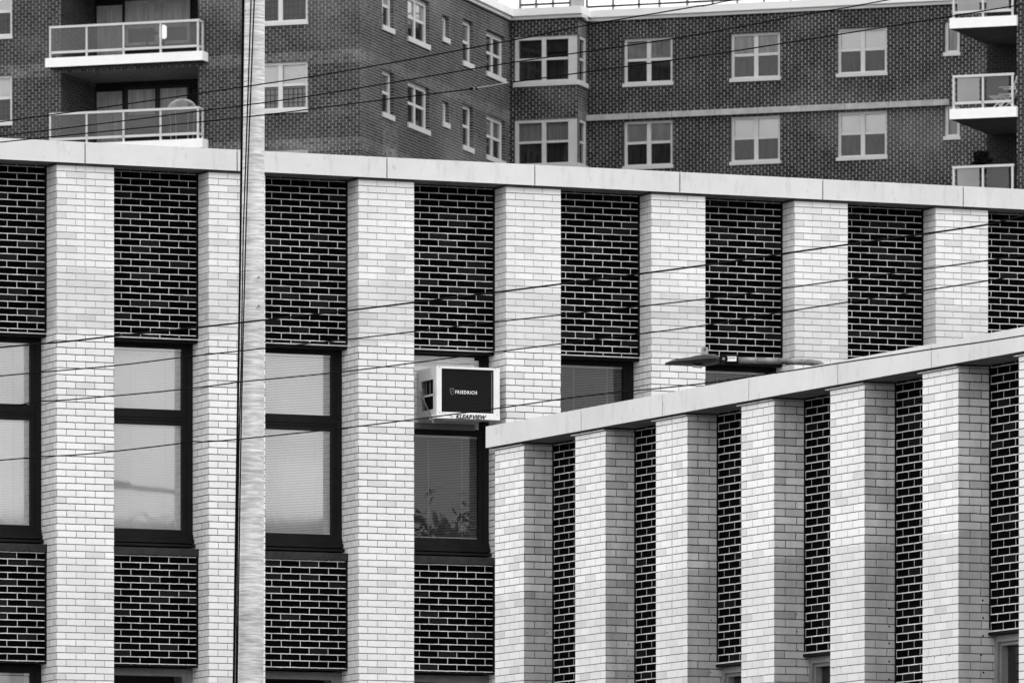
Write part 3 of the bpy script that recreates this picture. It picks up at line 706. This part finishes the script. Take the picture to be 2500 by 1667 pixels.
# head: lofted sections along x
secs=[(110,405,425,.02),(190,372,426,.07),(300,352,430,.12),(400,340,436,.16),(470,320,440,.17),(560,310,440,.17),(640,308,430,.16),(690,310,416,.14),(722,328,412,.10),(735,335,405,.07)]
m=MB(); n=12; P=[]
for zx,za,zb_,hw in secs:
    x0,_,zt_=pl3(zx,za); _,_,zb2=pl3(zx,zb_)
    row=[]
    for j in range(n):
        a=2*math.pi*j/n; cy=cos(a)*hw; h=(zt_+zb2)/2+(zt_-zb2)/2*math.copysign(abs(sin(a))**.6,sin(a))
        row.append((x0,Yl-cy*1.0,h))
    P.append(row)
for i in range(len(P)-1):
    for j in range(n):
        j2=(j+1)%n; m.face([P[i][j],P[i+1][j],P[i+1][j2],P[i][j2]],smooth=True)
m.face(P[0]); m.face(list(reversed(P[-1])))
mHead=plain('lamp_head_metal',.022,.5,.3,.0,.25,12); mHeadL=plain('lamp_lens',.22,.3,.5); mPhoto=plain('photocell_plastic',.20,.5,.4)
head=slp(m,'lamp_head',[mHead])
m=MB(); a=pl3(430,438); b=pl3(540,445)
m.face([(a[0],Yl-.12,a[2]-.004),(b[0],Yl-.12,b[2]-.006),(b[0],Yl+.12,b[2]-.006),(a[0],Yl+.12,a[2]-.004)]); slp(m,'lens',[mHeadL])
m=MB(); c=pl3(565,310); t2=pl3(565,226); m.tube([c,(c[0],c[1],c[2]+.016),(c[0],c[1],c[2]+.018),(c[0],c[1],t2[2]-.004),(t2[0],t2[1],t2[2])],[.036,.036,.032,.033,.026],18); 
m.tube([(c[0],c[1]-.034,c[2]+.048),(c[0],c[1]-.037,c[2]+.048)],.011,12,1); m.tube([(c[0],c[1]-.037,c[2]+.048),(c[0],c[1]-.039,c[2]+.048)],.0055,10,0)
slp(m,'photocell',[mPhoto,mBlack])
m=MB(); k=pl3(778,362); m.tube([(k[0],Yl-.055,k[2]),(k[0],Yl+.055,k[2])],.042,20,0); m.tube([(k[0]+.003,Yl-.058,k[2]),(k[0]+.003,Yl-.062,k[2])],.013,12,1)
a=pl3(720,345); b=pl3(950,312); c=pl3(950,414)
m.tube([(pl3(800,0)[0],Yl,(b[2]+c[2])/2),(b[0],Yl,(b[2]+c[2])/2)],.044,14,0)
m.tube([(pl3(925,0)[0],Yl,(b[2]+c[2])/2),(pl3(952,0)[0],Yl,(b[2]+c[2])/2)],.048,14,0)
slp(m,'knuckle',[mBlack,mWireBare])
m=MB(); a=pl3(822,335); b=pl3(930,390); m.box(a[0],b[0],-(Yl-.046),-(Yl-.0485),b[2],a[2]); 
for i in range(5): q=a[0]+(b[0]-a[0])*(.15+.16*i); m.box(q,q+.008,-(Yl-.0485),-(Yl-.0495),a[2]-.022,a[2]-.008,1)
slp(m,'rating_label',[mWhiteP,mGreyF])
t=NT('galvanised_pipe'); geo=t.n('NewGeometry').outputs['Position']
v=t.mr(t.noise(geo,7,5,.7),.40,.62,.26,.06); v=t.M('MULTIPLY',v,t.mr(t.noise(geo,40,3),.3,.7,.85,1.15)); cc=t.n('CombineColor'); [t.l(v,cc.inputs[i]) for i in range(3)]; t.bsdf(cc.outputs[0],.6,.4,.3); mPipe=t.mat
m=MB(); q0=pl3(940,374); q1=pl3(1450,383); q2=pl3(1780,396); q3=pl3(1880,412)
m.tube([q0,q1,q2,q3,(q3[0]+.05,Yl,q3[2]-.03),(q3[0]+.075,Yl,q3[2]-.10),(q3[0]+.08,Yl,5)],[.030,.030,.029,.029,.03,.032,.05],14)
slp(m,'arm',[mPipe])
m=MB(); m.tube([(q3[0]+.08,Yl,0),(q3[0]+.08,Yl,5.1)],[.09,.055],14); slp(m,'pole',[mPipe])

# ------------------------------------------------------------------ utility pole and cables
Yp=64.0
def lerp(a,b,t): return a+(b-a)*t
def edge(py):  # centre, radius px
    t=py/1667.; return lerp(620.9,607.6,t), lerp(25.6,35.6,t)
pp=[];rr=[]
for py in (-900,-400,0,300,600,900,1200,1667,2200,2860):
    c,r=edge(py); x,y,z=world(c,py,Yp); pp.append((x,y,z)); rr.append(r/F*Yp)
pp[-1]=(pp[-1][0],Yp,-.02)
up=empty('utility_pole',(pp[-1][0],Yp,0),'tall pale tapering pole with streaked surface crossing the whole height on the left','utility pole')
t=NT('pole_surface'); tc=t.n('TexCoord').outputs['Object']; geo=t.n('NewGeometry').outputs['Position']
a=t.noise(t.scale(geo,(2.2,2.2,26)),2.4,5,.65,.35); b=t.noise(t.scale(geo,(5,5,70)),1.6,3,.6,.2); c=t.noise(geo,1.6,3)
v=t.M('MULTIPLY',t.mr(a,.36,.68,.92,.45),t.mr(b,.3,.7,1.08,.70)); v=t.M('MULTIPLY',v,t.mr(c,.3,.7,.80,1.08))
cc=t.n('CombineColor'); [t.l(v,cc.inputs[i]) for i in range(3)]; t.bsdf(cc.outputs[0],.75,.2,0,a,.25,.01); mPole=t.mat
mb=MB(); mb.tube(pp,rr,40)
me=mb.mesh('shaft',[mPole]); me.transform(__import__('mathutils').Matrix.Translation((-up.location[0],-Yp,0))); shaft=put('shaft',me,up)
# two small bolts
mb=MB()
for (x,y) in ((632,677),(632,747),(598,27)):
    p=world(x,y,Yp-.085); mb.tube([p,(p[0],p[1]-.012,p[2])],.008,8)
mb.v=[(x-up.location[0],y-Yp,z) for x,y,z in mb.v]; put('bolt',mb.mesh('bolt',[mGreyF]),up)
def cable(pts,r,name,label,cat,Y,mat=mWire,group=None):
    P=[world(x,y,Y(x,y) if callable(Y) else Y) for x,y in pts]
    o0=P[0]; mb=MB(); mb.tube([(p[0]-o0[0],p[1]-o0[1],p[2]-o0[2]) for p in P],r,8)
    o=bpy.data.objects.new(name,mb.mesh(name,[mat])); COL.objects.link(o); o.location=o0
    tag(o,label,cat,group); return o
def down(c): return c
cable([(597,-600),(593.5,0),(590,390),(586,700),(579.5,1107),(571,1667),(560,2400),(553,2840)],.0105,'conduit','thick dark conduit running down the left edge of the pale pole','conduit',Yp-.03)
cable([(630,-500),(613,0),(603.7,282),(600,390),(594,560),(588.5,900),(583,1107),(576,1667),(566,2400)],.0052,'hanging_cable','thin dark cable down the pole face, left one of the close pair','cable',Yp-.12)
cable([(640,-500),(620.7,0),(610,282),(605.7,390),(600.5,560),(594,800),(587.5,1107),(579,1667),(569,2400)],.0052,'hanging_cable','thin dark cable down the pole face, right one of the close pair','cable',Yp-.13)

# overhead wires (spans carried well past both sides of the view)
def dense(pts,n=60):
    # Catmull-Rom through measured points
    out=[]; P=[pts[0]]+list(pts)+[pts[-1]]
    for i in range(1,len(P)-2):
        p0,p1,p2,p3=P[i-1],P[i],P[i+1],P[i+2]; k=max(3,int(abs(p2[0]-p1[0])/60)+1)
        for j in range(k):
            t=j/k; out.append(tuple(.5*((2*p1[a])+(-p0[a]+p2[a])*t+(2*p0[a]-5*p1[a]+4*p2[a]-p3[a])*t*t+(-p0[a]+3*p1[a]-3*p2[a]+p3[a])*t**3) for a in (0,1)))
    out.append(tuple(pts[-1])); return out
def wy(x,y): return 62.8-(x-591)*.0030
wires=[
 ([(-700,385),(0,298),(591,213),(850,172.7),(1240,101),(1428,63),(1700,16.5),(1791,0),(2600,-170)],.0044,'topmost overhead wire, leaving the photo through the top edge near the rooftop railing'),
 ([(-700,412),(0,332.5),(591,258.4),(850,220),(1237,155.4),(1650,94),(1957,38),(2170,0),(2800,-125)],.0042,'second overhead wire from the top, crossing the bay window of the far building'),
 ([(-700,425),(0,347.7),(591,287.3),(850,254.8),(1157,216.8),(1244,202.4),(1700,139),(2047,85),(2500,11),(3100,-95)],.0042,'third overhead wire from the top, ending beside the top right balcony, with a pale splice'),
 ([(-700,918),(0,848),(150,835),(275,821),(480.7,799.4),(596,786.7),(850,758),(1204,714.4),(1700,650.5),(1957,613),(2401.7,550),(2500,527.5),(3100,415)],.0060,'thick overhead wire crossing the black brick panels, uppermost of the lower set'),
 ([(-700,985),(0,917.5),(275,893),(480.7,868),(850,828.3),(1204,786.7),(1700,732.5),(1903,705.4),(2246,658.4),(2500,624),(3100,540)],.0044,'overhead wire second of the lower set, crossing the window heads at left'),
 ([(-700,1030),(0,990),(43,989),(97.6,979),(155,976.5),(400,955),(560,936),(585,932),(850,906),(1211,859),(1700,797),(1903,763),(2246,711),(2500,671),(3100,570)],.0044,'slightly kinked overhead wire passing just above the air conditioner'),
 ([(-700,1185),(0,1123),(60,1119),(105,1114),(224,1107),(426,1084),(466,1077),(535,1076),(850,1043.3),(1204,998),(1430,966),(1700,938),(1912,907.5),(2058,885),(2290,850),(2500,819),(3100,720)],.0044,'lowest overhead wire, crossing the front of the air conditioner and the sloping coping'),
]
for i,(pts,r,lab) in enumerate(wires):
    o=cable(dense(pts),r*1.08,'overhead_wire',lab,'wire',wy,group='overhead wires crossing the view')
    if i==2:
        P=[world(x,y,wy(x,y)-.002) for x,y in dense([(1157,216.8),(1200,210),(1244,202.4)])]; o0=o.location
        mb=MB(); mb.tube([tuple(p[a]-o0[a] for a in range(3)) for p in P],.0052,8); put('splice',mb.mesh('splice',[mWireBare]),o)
        mb=MB()
        for x,y in ((1150,218),(1164,217)):
            p=world(x,y,wy(x,y)); mb.tube([(p[0]-.012-o0[0],p[1]-o0[1],p[2]-o0[2]),(p[0]+.012-o0[0],p[1]-o0[1],p[2]+.003-o0[2])],.009,8)
        put('clamp',mb.mesh('clamp',[mWire]),o)

# ------------------------------------------------------------------ ground, block mirrored in the panes
m=MB(); s_=900; m.face([(-s_,-s_,0),(s_,-s_,0),(s_,s_,0),(-s_,s_,0)]); g=put('ground',m.mesh('ground',[mGround])); tag(g,kind='structure')
PO=Plane(1250,1,0); PO.O=(62,22); PO.ang=45; PO.t=(cos(R(45)),sin(R(45))); PO.n=(-PO.t[1],PO.t[0])
ob=empty('opposite_building',(62,22,0),'dark flat-roofed block seen only as a reflection in the lower window panes','building')
m=MB(); m.box(-60,60,-12,0,0,13.7,0); m.box(12,24,-11.9,-.2,13.7,19,0); m.box(-34,-28,-11.9,-.2,13.7,17.2,0)
o=put('body',m.mesh('body',[plain('opposite_brick',.05,.9,.1,0,.4,.6)]),ob); o.rotation_euler=(0,0,R(45))

# ------------------------------------------------------------------ world, sun, camera
w=bpy.data.worlds.new('World'); S.world=w; w.use_nodes=True; nt=w.node_tree; nt.nodes.clear()
out=nt.nodes.new('ShaderNodeOutputWorld'); bg=nt.nodes.new('ShaderNodeBackground'); nt.links.new(bg.outputs[0],out.inputs[0])
sky=nt.nodes.new('ShaderNodeTexSky'); sky.sky_type='NISHITA'; sky.sun_disc=False; sky.sun_elevation=R(42); sky.sun_rotation=R(215)
sky.dust_density=4; sky.air_density=1.5
bw=nt.nodes.new('ShaderNodeRGBToBW'); nt.links.new(sky.outputs[0],bw.inputs[0])
tcw=nt.nodes.new('ShaderNodeTexCoord'); ns=nt.nodes.new('ShaderNodeTexNoise'); ns.inputs['Scale'].default_value=5; ns.inputs['Detail'].default_value=5; ns.inputs['Roughness'].default_value=.55; ns.inputs['Distortion'].default_value=.6
mp=nt.nodes.new('ShaderNodeMapping'); mp.inputs['Scale'].default_value=(1,1,3); nt.links.new(tcw.outputs['Generated'],mp.inputs[0]); nt.links.new(mp.outputs[0],ns.inputs['Vector'])
mr=nt.nodes.new('ShaderNodeMapRange'); mr.inputs[1].default_value=.35; mr.inputs[2].default_value=.65; mr.inputs[3].default_value=6.6; mr.inputs[4].default_value=11.2
nt.links.new(ns.outputs['Fac'],mr.inputs[0])
mx=nt.nodes.new('ShaderNodeMath'); mx.operation='MULTIPLY_ADD'; mx.inputs[1].default_value=.12
nt.links.new(bw.outputs[0],mx.inputs[0]); n2=nt.nodes.new('ShaderNodeTexNoise'); n2.inputs['Scale'].default_value=42; n2.inputs['Detail'].default_value=4; n2.inputs['Roughness'].default_value=.5; n2.inputs['Distortion'].default_value=1.5
nt.links.new(mp.outputs[0],n2.inputs['Vector'])
r2=nt.nodes.new('ShaderNodeMapRange'); r2.inputs[1].default_value=.35; r2.inputs[2].default_value=.65; r2.inputs[3].default_value=.74; r2.inputs[4].default_value=1.2; nt.links.new(n2.outputs['Fac'],r2.inputs[0])
mm=nt.nodes.new('ShaderNodeMath'); mm.operation='MULTIPLY'; nt.links.new(mr.outputs[0],mm.inputs[0]); nt.links.new(r2.outputs[0],mm.inputs[1]); nt.links.new(mm.outputs[0],mx.inputs[2])
# sky gain added out of view at left to brighten the wing's fronts
vm=nt.nodes.new('ShaderNodeVectorMath'); vm.operation='DOT_PRODUCT'; nt.links.new(tcw.outputs['Generated'],vm.inputs[0]); vm.inputs[1].default_value=(-.906,-.42,.0)
m2=nt.nodes.new('ShaderNodeMapRange'); m2.interpolation_type='SMOOTHSTEP'; m2.inputs[1].default_value=-.2; m2.inputs[2].default_value=.9; m2.inputs[3].default_value=.95; m2.inputs[4].default_value=1.45; nt.links.new(vm.outputs['Value'],m2.inputs[0])
m3=nt.nodes.new('ShaderNodeMath'); m3.operation='MULTIPLY'; nt.links.new(mx.outputs[0],m3.inputs[0]); nt.links.new(m2.outputs[0],m3.inputs[1])
nt.links.new(m3.outputs[0],bg.inputs[0]); bg.inputs[1].default_value=.10
sd=bpy.data.lights.new('sun','SUN'); sd.energy=.5; sd.angle=R(14); sd.color=(1,1,1)
so=bpy.data.objects.new('sun',sd); COL.objects.link(so)
import mathutils
d=mathutils.Vector((.80,-.36,.72)).normalized()   # towards the sun
so.rotation_euler=d.to_track_quat('Z','Y').to_euler()
sky.sun_elevation=math.asin(d.z); sky.sun_rotation=math.atan2(d.x,d.y)

cam=bpy.data.cameras.new('camera'); co=bpy.data.objects.new('camera',cam); COL.objects.link(co)
co.location=(0,0,CZ); co.rotation_euler=(R(90),0,0); cam.sensor_width=36; cam.lens=F*36/2500
cam.shift_x=0; cam.shift_y=(YH-833.5)/2500; cam.clip_start=1; cam.clip_end=3000
cam.dof.use_dof=True; cam.dof.focus_distance=80; cam.dof.aperture_fstop=cam.lens/18.
S.camera=co
S.view_settings.view_transform='Standard'; S.view_settings.look='None'; S.view_settings.gamma=1; S.view_settings.exposure=.82
S.render.engine='CYCLES'; S.cycles.max_bounces=8; S.cycles.transparent_max_bounces=12
S.render.resolution_x=1024; S.render.resolution_y=682
